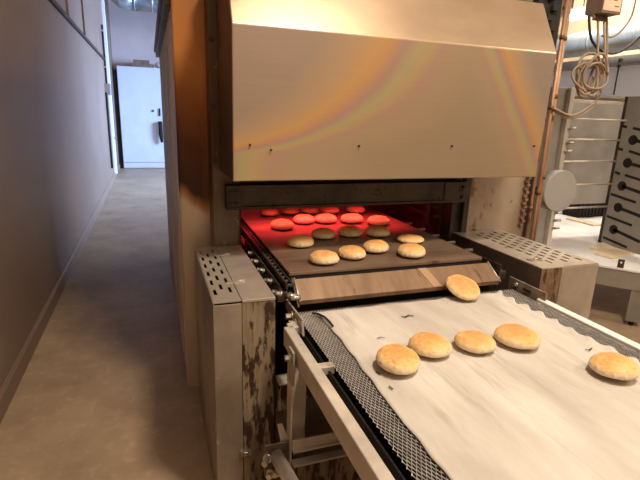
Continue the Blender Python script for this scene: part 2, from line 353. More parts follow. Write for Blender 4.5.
# slanting chute sheet below the nose
p0, p1 = Vector((.558, 1.862, .905)), Vector((.555, 1.768, .842)); q0, q1 = Vector((1.577, 1.862, .905)), Vector((1.580, 1.768, .842))
n = (q0-p0).cross(p1-p0).normalized(); n = n if n.z > 0 else -n
b = B(); prism(b, [p0, p1, q1, q0], -n*.006); prism(b, [p1, p1+Vector((0, .004, -.02)), q1+Vector((0, .004, -.02)), q1], (0, .004, 0))
ch = obj('chute', b, 'chute', oc)
b = B(); s0 = p0.lerp(q0, .60); s1 = p1.lerp(q1, .635); w = Vector((.045, 0, 0)); prism(b, [s0+n*.001, s1+n*.001, s1+w+n*.001, s0+w+n*.001], n*.0015); obj('joint_strip', b, 'chute_strip', ch)
for A, Bq in ((p0, p1), (q0, q1)):
    b = B(); d = (Bq-A).normalized(); tube(b, [A-d*.006, Bq+d*.006], .0045, 8); obj('chute_edge', b, 'steel', ch)
b = B(); bx(b, .55, 1.58, 1.835, 1.90, .74, .86); obj('front_beam', b, 'black', oc)
for side, xs in (('l', (.468, .500)), ('r', (1.60, 1.64))):
    b = B(); bx(b, xs[0], xs[1], 1.80, 4.8, ZO-.10, ZO-.055); bx(b, xs[0]+.004, xs[0]+.01, 1.8, 2.56, ZO-.055, ZO-.02); obj('side_rail', b, 'steel_dark', oc, .002)
# drive chain on the left: rollers and bright pins
b = B()
y = 1.80
while y < 3.6:
    bx(b, .504, .512, y, y+.05, ZO-.045, ZO-.02); bx(b, .530, .538, y+.025, y+.075, ZO-.045, ZO-.02)
    tube(b, [(.502, y+.012, ZO-.032), (.540, y+.012, ZO-.032)], .009, 8); y += .05
obj('drive_chain', b, 'steel_dark', oc)
for k in range(9):
    yy = 1.76+.075*k+random.uniform(-.01, .01); b = B(); hexbolt(b, (.470, yy, ZO-.045-.02*(k % 2)), (-1, 0, .35), .010, .022); obj('bolt', b, 'bolt', oc)
for k in range(4):
    yy = 1.74+.05*k; b = B(); tube(b, [(.505, yy, ZO-.06-.012*k), (.548, yy, ZO-.06-.012*k)], .011, 10); obj('roller', b, 'bolt', oc)
b = B(); prism(b, [(.545, 1.95, ZO-.03), (.545, 1.86, ZO-.02), (.545, 1.755, .82), (.545, 1.78, .80), (.545, 1.95, .84)], (.006, 0, 0)); obj('side_plate', b, 'steel_dark', oc)
b = B(); tube(b, [(1.585, 1.80, .84), (1.60, 1.80, .84)], .014, 10); tube(b, [(1.59, 1.80, .84), (1.59, 1.80, .79)], .006, 8); obj('chute_pin', b, 'bolt', oc)
for k in range(5):
    b = B(); bx(b, 1.552, 1.60, 2.02+.16*k, 2.028+.16*k, ZO-.01, ZO+.002); obj('belt_lug', b, 'bolt', oc)
for x in (.475, 1.60):
    for yy in (2.0, 4.5): boxobj('support_leg', (x, x+.04, yy, yy+.04, 0, ZO-.1), 'steel_dark', oc)

# ------------------------------------------------------------------ guard boxes each side of the mouth
gl = thing('guard_box', 'tall stainless guard box with slotted lid left of the oven mouth', 'guard box', 'guard boxes beside the oven mouth')
LX0, LXM, LX1, LYF, LYB, LZ = .186, .293, .425, 1.665, 2.435, .912
b = B(); bx(b, LX0, LX0+.006, LYF+.006, LYB, .0, LZ); bx(b, LX0, LXM, LYF, LYF+.006, .0, LZ-.012); bx(b, LXM-.006, LXM, LYF+.006, LYB, 0, LZ-.03)
obj('steel_cover', b, 'steel_soft', gl, .002)
b = B(); bx(b, LXM+.002, LX1, LYF+.002, LYF+.01, .0, LZ-.012); bx(b, LX1-.008, LX1, LYF+.01, LYB, 0, LZ-.012); obj('rusty_front', b, 'rust_paint', gl, .002)
gl.children[-1]['label'] = 'rust-flaked beige front beside the steel cover'
cols = [((320, 178), (415, 438), 6), ((368, 195), (450, 400), 5), ((395, 170), (508, 425), 6)]
b = B()
def slotted(bm, x0, x1, y0, y1, z0, z1, columns):
    """sheet with real slots: columns = (xa, xb, [(ya, yb) ...])"""
    x = x0
    for xa, xb, ys in columns:
        bx(bm, x, xa, y0, y1, z0, z1); y = y0
        for ya, yb in sorted(ys): bx(bm, xa, xb, y, ya, z0, z1); y = yb
        bx(bm, xa, xb, y, y1, z0, z1); x = xb
    bx(bm, x, x1, y0, y1, z0, z1)
C3 = []
for x, ys0, n_ in ((.2075, 1.745, 6), (.2375, 1.80, 5), (.2685, 1.76, 6)):
    ys = [(ys0+k*.114, ys0+k*.114+.062) for k in range(n_)]
    C3.append((x-.006, x+.006, ys))
slotted(b, LX0, LXM-.001, LYF, LYB, LZ-.004, LZ, C3)
obj('slotted_lid', b, 'steel', gl)
b = B(); bx(b, LXM+.002, LX1, LYF, LYB, LZ-.012, LZ); obj('plain_lid', b, 'steel', gl, .002)
for yy in (2.26, 1.86):
    b = B(); bx(b, LXM-.028, LXM+.05, yy, yy+.012, LZ, LZ+.004); tube(b, [(LXM+.012, yy+.006, LZ+.004), (LXM+.05, yy+.012, LZ+.006)], .004, 6); obj('hinge', b, 'steel', gl)
b = B(); bx(b, LXM-.012, LXM+.03, LYF-.012, LYF, .225, .25); tube(b, [(LXM-.01, LYF-.012, .244), (LXM+.026, LYF-.018, .244)], .005, 6); obj('latch', b, 'bolt', gl)
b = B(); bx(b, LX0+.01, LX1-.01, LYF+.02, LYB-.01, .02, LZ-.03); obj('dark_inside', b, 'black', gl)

gr = thing('guard_box', 'stainless guard box with rows of vent slots on top, right of the oven mouth', 'guard box', 'guard boxes beside the oven mouth')
RX0, RX1, RYF, RYB = 1.766, 2.13, 1.70, 2.445
b = B(); C4 = []
for k, x in enumerate((1.885, 1.935, 1.985, 2.035, 2.085)):
    ys = [(1.76+.035*(k % 2)+j*.07, 1.76+.035*(k % 2)+j*.07+.046) for j in range(9)]
    C4.append((x-.009, x+.009, ys))
slotted(b, RX0, RX1, RYF, RYB, LZ-.006, LZ, C4); obj('slotted_lid', b, 'steel', gr)
b = B(); bx(b, RX0, RX0+.006, RYF+.004, RYB, .45, LZ-.006); obj('side_sheet', b, 'steel_brown', gr)
b = B(); bx(b, RX0, RX0+.125, RYF, RYF+.006, .5, LZ-.006); obj('rusty_front', b, 'rust_dull', gr)
b = B(); bx(b, RX0+.125, RX1, RYF-.004, RYF+.004, .42, LZ-.006); bx(b, RX1-.006, RX1, RYF+.004, RYB, .42, LZ-.006); obj('steel_front', b, 'steel', gr)
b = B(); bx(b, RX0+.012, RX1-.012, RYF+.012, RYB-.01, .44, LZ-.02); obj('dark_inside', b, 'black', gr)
b = B(); bx(b, RX0+.03, RX0+.1, RYF+.1, RYF+.14, LZ, LZ+.004); tube(b, [(RX0+.06, RYF+.12, LZ+.006), (RX0+.10, RYF+.12, LZ+.010)], .004, 6); obj('lid_catch', b, 'bolt', gr)
for x in (RX0+.02, RX1-.06):
    for yy in (RYF+.03, RYB-.08): boxobj('box_leg', (x, x+.04, yy, yy+.04, 0, .45), 'steel_dark', gr)

# ------------------------------------------------------------------ discharge conveyor in front
dc = thing('discharge_conveyor', 'wire-mesh conveyor with pale steel side rails in the foreground', 'conveyor')
ZB, YN, YS = .80, 1.74, -.7
b = B(); bx(b, .449, .487, YS, 1.63, .722, .80); lr = obj('side_rail', b, 'rail', dc, .004)
b = B(); bx(b, 1.655, 1.695, YS, 1.60, .755, .806); obj('side_rail', b, 'white_rail', dc, .004)
dc.children[-1]['label'] = 'white side rail on the far right edge'
def weave(bm, x0, x1, y0, y1):
    y = y0; row = 0
    while y < y1:
        pts = []; nseg = int((x1-x0)/.0065); ph = row % 2
        for k in range(nseg+1):
            x = x0+(x1-x0)*k/nseg
            pts.append((x, y+(.005 if (k+ph) % 2 else -.005), ZB-.0025+(.0022 if (k//1+ph) % 2 else -.0022)))
        tube(bm, pts, .0017, 4, False)
        y += .0115; row += 1
b = B(); weave(b, .530, 1.642, .45, 1.74)
mb = obj('mesh_belt', b, 'mesh_wire', dc)
b = B(); bx(b, .55, 1.63, YS, 1.745, ZB-.022, ZB-.012)
bx(b, .55, 1.63, YS, 1.745, ZB-.09, ZB-.075); obj('belt_bed', b, 'black', dc)
b = B(); tube(b, [(.53, 1.755, ZB-.045), (1.64, 1.755, ZB-.045)], .04, 20); obj('end_roller', b, 'steel_dark', dc)
for x in (.525, 1.64):
    b = B(); bx(b, x-.03 if x < 1 else x, x+.006, YS, 1.60, ZB-.16, ZB-.11); bx(b, x, x+.006, YS, 1.6, ZB-.11, ZB-.035); obj('inner_rail', b, 'black', dc)
for y in (1.33, .55):
    b = B(); bx(b, .487, .55, y, y+.035, ZB-.05, ZB-.02); obj('cross_bar', b, 'rail', dc, .003)
# end brackets
b = B(); prism(b, [(.512, 1.83, .83), (.512, 1.60, .835), (.512, 1.58, .775), (.512, 1.70, .765), (.512, 1.83, .79)], (.007, 0, 0)); bl = obj('end_bracket', b, 'steel', dc)
for y, z in ((1.72, .80), (1.67, .79)):
    b = B(); hexbolt(b, (.512, y, z), (-1, 0, 0), .013, .03); obj('bolt', b, 'bolt', bl)
b = B(); bx(b, .468, .512, 1.615, 1.66, .755, .80); obj('bracket_block', b, 'rail', bl, .003)
b = B(); prism(b, [(1.668, 1.80, .845), (1.668, 1.56, .845), (1.668, 1.56, .775), (1.668, 1.80, .765)], (.007, 0, 0)); br = obj('end_bracket', b, 'steel_streak', dc)
b = B(); bx(b, 1.664, 1.668, 1.65, 1.70, .812, .822); obj('bracket_slot', b, 'black', br)
b = B(); hexbolt(b, (1.668, 1.75, .818), (-1, 0, 0), .009, .015); obj('bolt', b, 'bolt', br)
# legs
def leg(x, y, w=.075):
    b = B(); bx(b, x, x+.006, y, y+.06, .0, .745); bx(b, x+.006, x+w, y+.054, y+.06, .0, .72); bx(b, x-.01, x+.07, y-.02, y+.08, 0, .008)
    return obj('leg', b, 'rail', dc, .002)
l1 = leg(.441, 1.48)
b = B(); bx(b, .433, .440, 1.44, 1.50, .655, .785); obj('leg_plate', b, 'steel', l1)
b = B(); hexbolt(b, (.433, 1.47, .755), (-1, 0, 0), .011, .022); obj('bolt', b, 'bolt', l1)
leg(1.60, 1.48); leg(.441, -.3); leg(1.60, -.3)
b = B(); bx(b, .445, 1.66, 1.465, 1.474, .365, .405); bx(b, .445, 1.66, 1.45, 1.478, .36, .366); obj('tie_bar', b, 'rail', dc, .002)
b = B(); bx(b, .445, 1.66, 1.44, 1.478, .305, .314); obj('tie_bar', b, 'rail', dc, .002)
b = B(); bx(b, .445, 1.66, 1.47, 1.478, .10, .304); obj('tie_web', b, 'rust_paint', dc)
# curled scrap of sheet behind the tie bars
b = B()
for k in range(10):
    t0, t1 = k/10, (k+1)/10
    prism(b, [(.51, 1.56+.12*t0, .40+.10*t0*t0), (.51, 1.56+.12*t1, .40+.10*t1*t1), (.68, 1.56+.12*t1, .42+.12*t1*t1), (.68, 1.56+.12*t0, .42+.12*t0*t0)], (0, 0, .004))
obj('curled_flap', b, 'steel_brown', dc)
b = B(); bx(b, .43, 1.66, 1.64, 1.68, .42, .555); obj('back_bar', b, 'rust_paint', dc, .003)
b = B(); bx(b, .43, 1.66, 1.61, 1.68, .556, .564); obj('bar_flange', b, 'rail', dc, .002)
# adjusting bar low at the left
A_, B_ = at(276, 455, 'y', 1.50), at(300, 498, 'y', 1.22)
b = B(); tube(b, [A_, B_], .026, 16); dr = obj('adjusting_bar', b, 'rail', dc)
b = B(); bx(b, A_.x-.045, A_.x+.07, 1.50, 1.508, A_.z-.09, A_.z+.05); obj('bar_bracket', b, 'steel_brown', dr, .003)
for dx, dz, q in ((-.03, .0, .05), (-.02, -.075, .03), (.0, -.08, .02)):
    b = B(); hexbolt(b, (A_.x+dx, 1.50, A_.z+dz), (-.6, -1, .1), .012, q); obj('bolt', b, 'bolt', dr)
U_ = at(277, 424, 'y', 1.52)
b = B(); prism(b, [(U_.x, 1.515, U_.z), (U_.x+.02, 1.515, U_.z), (U_.x+.055, 1.515, A_.z+.02), (U_.x+.02, 1.515, A_.z+.01)], (0, .006, 0)); obj('bar_link', b, 'rail', dr)
b = B(); bx(b, A_.x, .441, 1.509, 1.535, A_.z-.03, A_.z+.02); obj('bar_arm', b, 'steel_brown', dr)

# canvas lying on the belt
b = B(); NX, NY = 90, 190
grid = []
for j in range(NY+1):
    y = YS+(1.722-YS)*j/NY; row = []
    xl = .612+.008*math.sin(y*5.1)+.006*noise.noise((y*14, 0, 3))
    xr = 1.548+.008*math.sin(y*74+1.2*math.sin(y*9))*(1 if y > .3 else .5)+.01*noise.noise((y*6, 4, 1))-.02*(y-1)
    for i in range(NX+1):
        t = i/NX; x = xl+(xr-xl)*t
        z = ZB+.0045+.0018*noise.noise((x*7, y*2.2, 0))+.0012*noise.noise((x*25, y*6, 2))
        edge = max(0, (t-.955)/.045); z += edge*edge*.009*(.6+.6*math.sin(y*74+1))
        yy = y+(.012*noise.noise((x*9, 8, 0))+.01*noise.noise((x*30, 3, 0)) if j == NY else 0)
        row.append(b.verts.new((x, yy, z)))
    grid.append(row)
for j in range(NY):
    for i in range(NX):
        f = b.faces.new((grid[j][i], grid[j][i+1], grid[j+1][i+1], grid[j+1][i])); f.smooth = True
cl = obj('canvas_cloth', b, 'cloth'); sm = cl.modifiers.new('thick', 'SOLIDIFY'); sm.thickness = .003; sm.offset = -1
tag(cl, 'long off-white canvas cloth with scalloped edge covering the mesh conveyor', 'cloth')
def scrap(pts, r, label):
    b = B()
    for k, (px, py) in enumerate(pts): pass
    P = [at(px, py, 'z', ZB+.0105) for px, py in pts]
    rr = [r*(.5+.5*math.sin(PI*(i+.5)/len(P))) for i in range(len(P))]
    tube(b, P, rr, 6); bmesh.ops.scale(b, vec=(1, 1, .35), space=Matrix.Translation((0, 0, -ZB-.0105)), verts=b.verts)
    return tag(obj('charred_crumb', b, 'black'), label, 'crumb', 'charred crumbs on the canvas')
scrap([(401, 316), (405, 317), (409, 315), (414, 316)], .004, 'dark charred crumb on canvas below the chute, nearest the oven')
scrap([(377, 303+35), (381, 337), (385, 338)], .0025, 'tiny dark fleck on canvas between torn left edge and pita row')
scrap([(376, 371), (380, 374)], .003, 'small dark crumb on canvas left of the leftmost big pita')
scrap([(389, 386), (393, 389)], .003, 'small dark crumb on canvas below the leftmost big pita')
scrap([(585, 349), (589, 350), (592, 348)], .003, 'small grey crumb on canvas near the right scalloped edge')
# frayed dark thread at the torn corner
b = B(); P = [at(px, py, 'z', ZB+.012) for px, py in ((312, 313), (319, 314), (325, 317), (330, 322), (333, 326))]; tube(b, P, .004, 6)
tag(obj('frayed_strip', b, 'black'), 'thin dark frayed strip at the torn far-left corner of the canvas', 'strip')

# ------------------------------------------------------------------ pitas
def pita_mesh(seed, R=.0755, top=.037, bot=.021):
    rnd = random.Random(seed); bm = B()
    bmesh.ops.create_icosphere(bm, subdivisions=5, radius=1)
    ex = rnd.uniform(.94, 1.06); off = Vector((seed*3.1, seed*1.7, 0))
    for v in bm.verts:
        p = v.co.copy(); rr = math.hypot(p.x, p.y)
        h = abs(p.z)**.82
        lump = 1+.09*noise.noise(p*1.6+off)+.03*noise.noise(p*5+off)
        z = (top*lump if p.z > 0 else -bot*(1+.1*noise.noise(p*2+off)))*h
        w = 1+.05*noise.noise(Vector((p.x, p.y, 0))*1.3+off)
        v.co = Vector((p.x*R*ex*w, p.y*R/ex*w, z+bot))
        rim = max(0, 1-abs(p.z)/.45); ang = math.atan2(p.y, p.x)
        v.co.z += .0020*noise.noise(p*7+off)*(1 if p.z > 0 else .4)
        pk = 1+rim*(.022*noise.noise(Vector((math.cos(ang)*5, math.sin(ang)*5, seed)))+.012*math.sin(ang*(17+seed)+seed))
        v.co.x *= pk; v.co.y *= pk; v.co.z += rim*.0016*math.sin(ang*(11+seed)+2*seed)
    for f in bm.faces: f.smooth = True
    me = bpy.data.meshes.new('pita_bread'); bm.to_mesh(me); bm.free(); me.materials.append(M['bread']); return me
PM = [pita_mesh(k) for k in range(6)]
GO, GC = 'pitas on the oven conveyor', 'pitas on the canvas conveyor'
ci = [0]
def pita(px, py, z, label, group, scale=1., rot=(0, 0), hz=.022, squash=1.):
    p = at(px, py, 'z', z+hz); o = bpy.data.objects.new('pita_bread', PM[ci[0] % 6]); ci[0] += 1; C.objects.link(o)
    o.location = (p.x, p.y, z); o.scale = (scale, scale, scale*squash); o.rotation_euler = (rot[0], rot[1], random.uniform(0, 6.28) if rot == (0, 0) else 0)
    return tag(o, label, 'bread', group)
zo = ZO+.001
for px, py, s, lab in ((324, 257.5, 1.0, 'golden pita first from left in the row nearest the chute'), (352, 252.5, 1.0, 'golden pita second from left in the row nearest the chute'),
                       (376, 246.5, 1.0, 'golden pita third from left in the row nearest the chute, set back a little'), (411.5, 251, 1.06, 'golden pita standing alone at the right end of the row nearest the chute')):
    pita(px, py+.8, zo, lab, GO, s*.89, squash=1.12)
for px, py, s, lab in ((301, 242, .98, 'shaded olive pita first from left in the unlit second row'), (323.5, 234, .98, 'shaded olive pita second from left in the unlit second row'),
                       (350, 232, 1.02, 'shaded olive pita in the middle of the unlit second row'), (377, 232, 1.02, 'shaded olive pita fourth from left in the unlit second row'),
                       (410.5, 238, 1.0, 'flat shaded pita at the right end of the unlit second row')):
    pita(px, py, zo, lab, GO, s*.93, squash=.7 if px > 405 else 1.05)
for px, py, s, lab in ((282, 225, 1.0, 'glowing red pita first from left in the third row'), (304, 219.5, .98, 'glowing red pita second from left in the third row'),
                       (326, 219, .98, 'glowing red pita in the middle of the third row'), (352, 219, 1.02, 'glowing red pita fourth from left in the third row'),
                       (378.5, 221, 1.02, 'glowing red pita at the right end of the third row')):
    pita(px, py, zo, lab, GO, s*.94, squash=1)
for px, py, s, lab in ((269, 212, 1.0, 'dim red pita at the left end of the rearmost row under the lintel'), (289.5, 210.5, 1.0, 'dim red pita second from left in the rearmost row'),
                       (309, 210, 1.0, 'dim red pita in the middle of the rearmost row'), (329.5, 210, 1.04, 'dim red pita fourth from left in the rearmost row'),
                       (355.5, 209.5, 1.04, 'dim red pita at the right end of the rearmost row')):
    pita(px, py, zo, lab, GO, s*.86, squash=1)
# the one sliding off the chute
zc = ZB+.010
o = pita(463, 288, .84, 'tilted golden pita sliding off the lower edge of the chute', GC, 1.06, (math.radians(20), math.radians(0.5)), .0)
q = at(463.5, 286.5, 'y', 1.700); o.location = q-Vector((0, -.01, .024)); o.scale.z = .85
for px, py, s, lab, rx, ry in ((397.5, 360, 1.0, 'biggest toasted pita at the left end of the canvas row', 4, -5), (430, 345, .97, 'golden pita second from left on the canvas', 0, 0),
                       (475, 341.5, .92, 'smaller golden pita third from left on the canvas', 0, 0), (517, 337, 1.04, 'broad golden pita at the right end of the canvas group of four', 0, 0),
                       (614, 367, .98, 'lone golden pita near the right scalloped edge of the canvas', 3, 0)):
    o = pita(px, py, zc, lab, GC, s, hz=.024)
    o.rotation_euler.x += math.radians(rx)
    if rx: o.location.z += .003

# ------------------------------------------------------------------ right side: cover, junction box, cables
dk = thing('round_cover', 'round pale grey drum-shaped cover beside the rusty pipes', 'cover')
c0 = at(561, 191.5, 'y', 2.56)
b = B(); tube(b, [c0+Vector((0, .075, 0)), c0+Vector((0, .005, 0)), c0], [.146, .148, .143], 48); obj('drum', b, 'disc', dk)
b = B(); bx(b, 2.327, c0.x, 2.635, 2.665, c0.z-.03, c0.z+.03); obj('mount_arm', b, 'steel_dark', dk)
jb = thing('junction_box', 'tan electrical junction box with label, cables hanging below', 'junction box')
b = B(); bx(b, 2.69, 2.85, 2.45, 2.58, 2.27, 2.50, 0, .006); obj('enclosure', b, 'box_tan', jb)
b = B(); bx(b, 2.695, 2.835, 2.446, 2.45, 2.285, 2.48); lb = obj('front_label', b, 'label', jb)
b = B()
for x0, x1, z in ((2.71, 2.75, 2.345), (2.77, 2.80, 2.345), (2.785, 2.82, 2.31), (2.71, 2.76, 2.39), (2.775, 2.80, 2.39)): bx(b, x0, x1, 2.4445, 2.446, z, z+.006)
obj('label_marking', b, 'brown_wood', lb)
for x in (2.70, 2.725, 2.75, 2.775, 2.80):
    b = B(); tube(b, [(x, 2.51, 2.272), (x, 2.51, 2.235)], .009, 8); obj('cable_gland', b, 'box_tan', jb)
b = B(); bx(b, 2.402, 2.72, 2.53, 2.56, 2.42, 2.46); obj('hanger_arm', b, 'steel_dark', jb)
def cable(name, pts, r, mat, label, group=None, cat='cable'):
    # Catmull-Rom through points
    P = [Vector(p) for p in pts]; Q = []
    for i in range(len(P)-1):
        a, c, d, e = P[max(i-1, 0)], P[i], P[i+1], P[min(i+2, len(P)-1)]
        for k in range(8):
            t = k/8; Q.append(.5*((2*c)+(d-a)*t+(2*a-5*c+4*d-e)*t*t+(3*c-a-3*d+e)*t**3))
    Q.append(P[-1]); b = B(); tube(b, Q, r, 8)
    return tag(obj(name, b, mat), label, cat, group)
def ap(px, py, y=2.5): return at(px, py, 'y', y)
# coil of cable
cc = at(590, 76, 'y', 2.42)
pts = []
for k in range(12*8+1):
    a = 2*PI*k/12; w = k/96
    rx = .086+.022*math.sin(w*17); rz = .098+.020*math.cos(w*23)
    cx = cc.x+.03*math.sin(w*9+1); cz = cc.z+.02*math.cos(w*11)
    pts.append((cx+rx*math.cos(a), cc.y-.03+.07*w+.012*math.sin(a*2+w*5), cz+rz*math.sin(a)))
coil_pts = [ap(604, 22, 2.51), ap(605, 45, 2.46), ap(604, 62, 2.43)]+pts+[ap(601, 92, 2.45), ap(590, 106, 2.44), ap(572, 115.5, 2.42), ap(553, 108, 2.40)]
cable('cable_coil', coil_pts, .0075, 'cable', 'coiled loops of beige cable hanging under the junction box', None, 'cable coil')
cable('hanging_cable', [ap(598, 18, 2.51), ap(598, 40, 2.49), ap(597, 58, 2.47), ap(592, 72, 2.45), ap(588, 88, 2.46), ap(597, 97, 2.47), ap(590, 109, 2.45), ap(572, 118, 2.43), ap(552, 110, 2.42)], .0075, 'cable', 'straight beige cable passing through the coil to the oven pipe')
cable('hanging_cable', [ap(607, 18, 2.51), ap(607, 48, 2.50), ap(605, 70, 2.48), ap(599, 88, 2.47)], .007, 'cable', 'short beige cable right of the coil dropping from the junction box')
cable('hanging_cable', [ap(589, 16, 2.51), ap(591, 38, 2.5), ap(600, 50, 2.52), ap(614, 53.5, 2.6), ap(628, 47, 2.7), ap(645, 32, 2.8)], .008, 'cable_black', 'black cable looping right from under the junction box')
cable('hanging_cable', [ap(602, 36, 2.52), ap(612, 37, 2.55), ap(622, 30, 2.6), ap(632, 15, 2.66), ap(637, -8, 2.7)], .006, 'cable', 'thin pale cable sagging up to the right of the junction box')

# ------------------------------------------------------------------ slotted rack on low platform
lt_ = thing('low_platform', 'low white-topped steel platform behind the right guard box', 'table')
e0 = Vector((3.43, 2.75, 0)); u = Vector((.637, -.771, 0)); nn = Vector((.771, .637, 0))
def pl(a, d, z): return e0+u*a+nn*d+Vector((0, 0, z))
ZT = .48
b = B(); prism(b, [pl(-1.0, -.01, ZT-.02), pl(1.4, -.01, ZT-.02), pl(1.4, 2.3, ZT-.02), pl(-1.0, 2.3, ZT-.02)], (0, 0, .02)); obj('top', b, 'white_top', lt_, .004)
b = B(); prism(b, [pl(-1.0, 0, ZT-.17), pl(1.4, 0, ZT-.17), pl(1.4, .04, ZT-.17), pl(-1.0, .04, ZT-.17)], (0, 0, .15)); obj('apron', b, 'steel_grey', lt_, .004)
for a, d in ((.27, .01), (-.95, .01), (1.25, .01), (.25, 2.2), (1.25, 2.2)):
    b = B(); prism(b, [pl(a, d, .04), pl(a+.10, d, .04), pl(a+.10, d+.08, .04), pl(a, d+.08, .04)], (0, 0, ZT-.06)); lg = obj('leg', b, 'steel_grey', lt_, .004)
    b = B(); q = pl(a+.05, d+.04, 0); tube(b, [q, q+Vector((0, 0, .05))], .018, 10); obj('foot', b, 'black', lg)
b = B(); q = pl(.165, .0, ZT); obox(b, q+Vector((0, 0, .035)), u, nn, (0, 0, 1), .045, .008, .07); cpo = obj('clip', b, 'steel_dark', lt_)
b = B(); tube(b, [q+nn*-.006+Vector((0, 0, .045)), q+nn*.006+Vector((0, 0, .045))], .008, 10); obj('clip_hole', b, 'white_top', cpo)
# boards lying on the platform
def board(pa, pb, w, label, z=ZT+.001):
    A, Bq = Vector(pa), Vector(pb); A.z = Bq.z = z; d = (Bq-A).normalized(); s = Vector((-d.y, d.x, 0))
    b = B(); obox(b, (A+Bq)/2+Vector((0, 0, .009)), d, s, (0, 0, 1), (Bq-A).length, w, .018)
    return tag(obj('wooden_board', b, 'wood', None, .003), label, 'board', 'pale boards on the low platform')
board(at(603, 257, 'z', ZT), at(660, 243, 'z', ZT), .16, 'pale wooden board nearest the platform edge under the slotted plate')
board(at(594, 250, 'z', ZT), at(618, 244, 'z', ZT), .10, 'short pale wooden board behind the longer one on platform')
board(at(570, 219, 'z', ZT), at(598, 226, 'z', ZT), .14, 'pale wooden board far back on the platform by the dark crate')

rk = thing('slotted_rack', 'grey steel rack with cross rods and keyhole-slotted side plate on platform', 'rack')
b = B(); bx(b, 3.30, 3.345, 3.17, 3.23, ZT+.001, 1.88); pst = obj('post', b, 'rail', rk, .003)
b = B(); bx(b, 3.13, 3.30, 3.21, 3.23, ZT+.001, 1.88); obj('flange', b, 'steel_grey', pst, .003)
for z in (1.36, 1.43, 1.55, .76, .83, .69):
    b = B(); tube(b, [(3.335, 3.165, z), (3.375, 3.13, z+.01)], .012, 8); obj('clip', b, 'bolt', rk)
for z in (1.635, 1.463, 1.275, 1.07, .86):
    b = B(); tube(b, [(3.34, 3.2, z), (4.4 if z > 1.6 else 3.985, 3.16 if z > 1.6 else 3.2, z)], .009, 10); obj('rod', b, 'rail', rk)
b = B(); bx(b, 3.34, 3.98, 3.22, 3.25, 1.765, 1.795); obj('top_rail', b, 'rail', rk, .003)
b = B(); bx(b, 3.30, 4.9, 3.62, 3.63, .80, 1.87); bx(b, 3.30, 4.9, 3.58, 3.62, 1.845, 1.87); bx(b, 3.30, 3.33, 3.23, 3.62, 1.70, 1.73); bx(b, 4.83, 4.86, 3.62, 3.66, ZT+.001, 1.74); bx(b, 3.3, 3.33, 3.59, 3.62, ZT+.001, .9)
obj('back_panel', b, 'steel_grey', rk)
# side plate, plane x = 3.985, with slots as black inlays painting the dark of open holes
b = B(); prism(b, [(3.985, 3.20, .525), (3.985, 3.05, .506), (3.985, 2.35, .506), (3.985, 2.35, 1.84), (3.985, 3.20, 1.84)], (.012, 0, 0))
sp = obj('side_plate', b, 'steel_grey', rk)
b = B(); bx(b, 3.980, 4.03, 3.2, 3.225, .51, 1.84); obj('gap_line_strip', b, 'steel_dark', sp)  # dark strip added to draw the gap's dark line at the plate edge
def slot(p, q, hw, keyhole):
    A, Bq = at(*p, 'x', 3.985), at(*q, 'x', 3.985); d = (Bq-A).normalized(); s = Vector((0, -d.z, d.y)); b = B()
    obox(b, (A+Bq)/2, d, s, (1, 0, 0), (Bq-A).length, hw*2, .003)
    if keyhole: tube(b, [A+Vector((-.0015, 0, 0)), A+Vector((.0015, 0, 0))], .043, 20)
    return obj('keyhole_slot' if keyhole else 'slot', b, 'black', sp)
for p, q in (((633, 140), (650, 144)), ((627.5, 163), (650, 169)), ((622, 186), (650, 196)), ((618, 207.5), (650, 220)), ((613.5, 229.5), (640, 242))): slot(p, q, .014, True)
for p, q in (((622.5, 126), (627, 127)), ((633, 128), (650, 132)), ((618.5, 148.5), (623, 150)), ((629, 151), (650, 158)), ((611, 194), (636, 202.5)), ((607, 216), (632, 225.5)), ((603, 237), (627, 247.5)), ((615, 172), (620, 174)), ((625, 175), (650, 183))): slot(p, q, .011, False)
ck = thing('crate', 'dark ribbed crate standing at the back of the platform under the rods', 'crate')
P = at(594, 217, 'z', ZT+.001)
b = B(); bx(b, P.x-.28, P.x+.22, P.y, P.y+.3, ZT+.001, ZT+.28)
for k in range(9): bx(b, P.x-.27+.055*k, P.x-.25+.055*k, P.y-.012, P.y, ZT+.02, ZT+.26)
obj('body', b, 'black', ck)
b = B(); bx(b, P.x-.29, P.x+.23, P.y-.02, P.y+.31, ZT+.26, ZT+.285); obj('rim', b, 'steel_dark', ck)

# background of the hall at the right: duct, light, hanging tools
du = thing('ventilation_duct', 'long shiny galvanised duct along the right wall above white panels', 'duct')
b = B(); tube(b, [(6.1, Y0+.3, 2.73), (6.1, Y1-.3, 2.73)], .17, 24, True); obj('duct_pipe', b, 'galv', du)
for k in range(9):
    b = B(); y = 3.4+.72*k; tube(b, [(6.1, y, 2.73), (6.1, y+.03, 2.73)], .176, 24, True); obj('duct_seam', b, 'galv', du)
b = B()
for y in (1, 4.2, 7.6, 11): bx(b, 6.27, XR, y, y+.03, 2.71, 2.75)
obj('duct_hanger', b, 'steel_dark', du)
cl_ = thing('ceiling_light', 'bright fluorescent batten light left of the junction box, above the duct', 'light')
L = at(577, 13.5, 'x', 6.0)
b = B(); bx(b, 5.93, 6.07, L.y-.15, L.y+.15, L.z-.02, L.z+.06); obj('housing', b, 'panel_white', cl_)
b = B(); bx(b, 5.92, 6.06, L.y-.14, L.y+.14, L.z-.07, L.z-.02); obj('lamp_tube', b, 'tube', cl_)
b = B()
for y in (L.y-.1, L.y+.1): tube(b, [(6, y, L.z+.06), (6, y, ZC)], .008, 6)
obj('suspension_rod', b, 'steel_dark', cl_)
b = B(); bx(b, 4.6, XR, 6.6, 6.8, 3.42, 3.72); gd = thing('steel_girder', 'dark steel girder crossing above the bright batten light', 'girder'); obj('beam', b, 'steel_dark', gd)
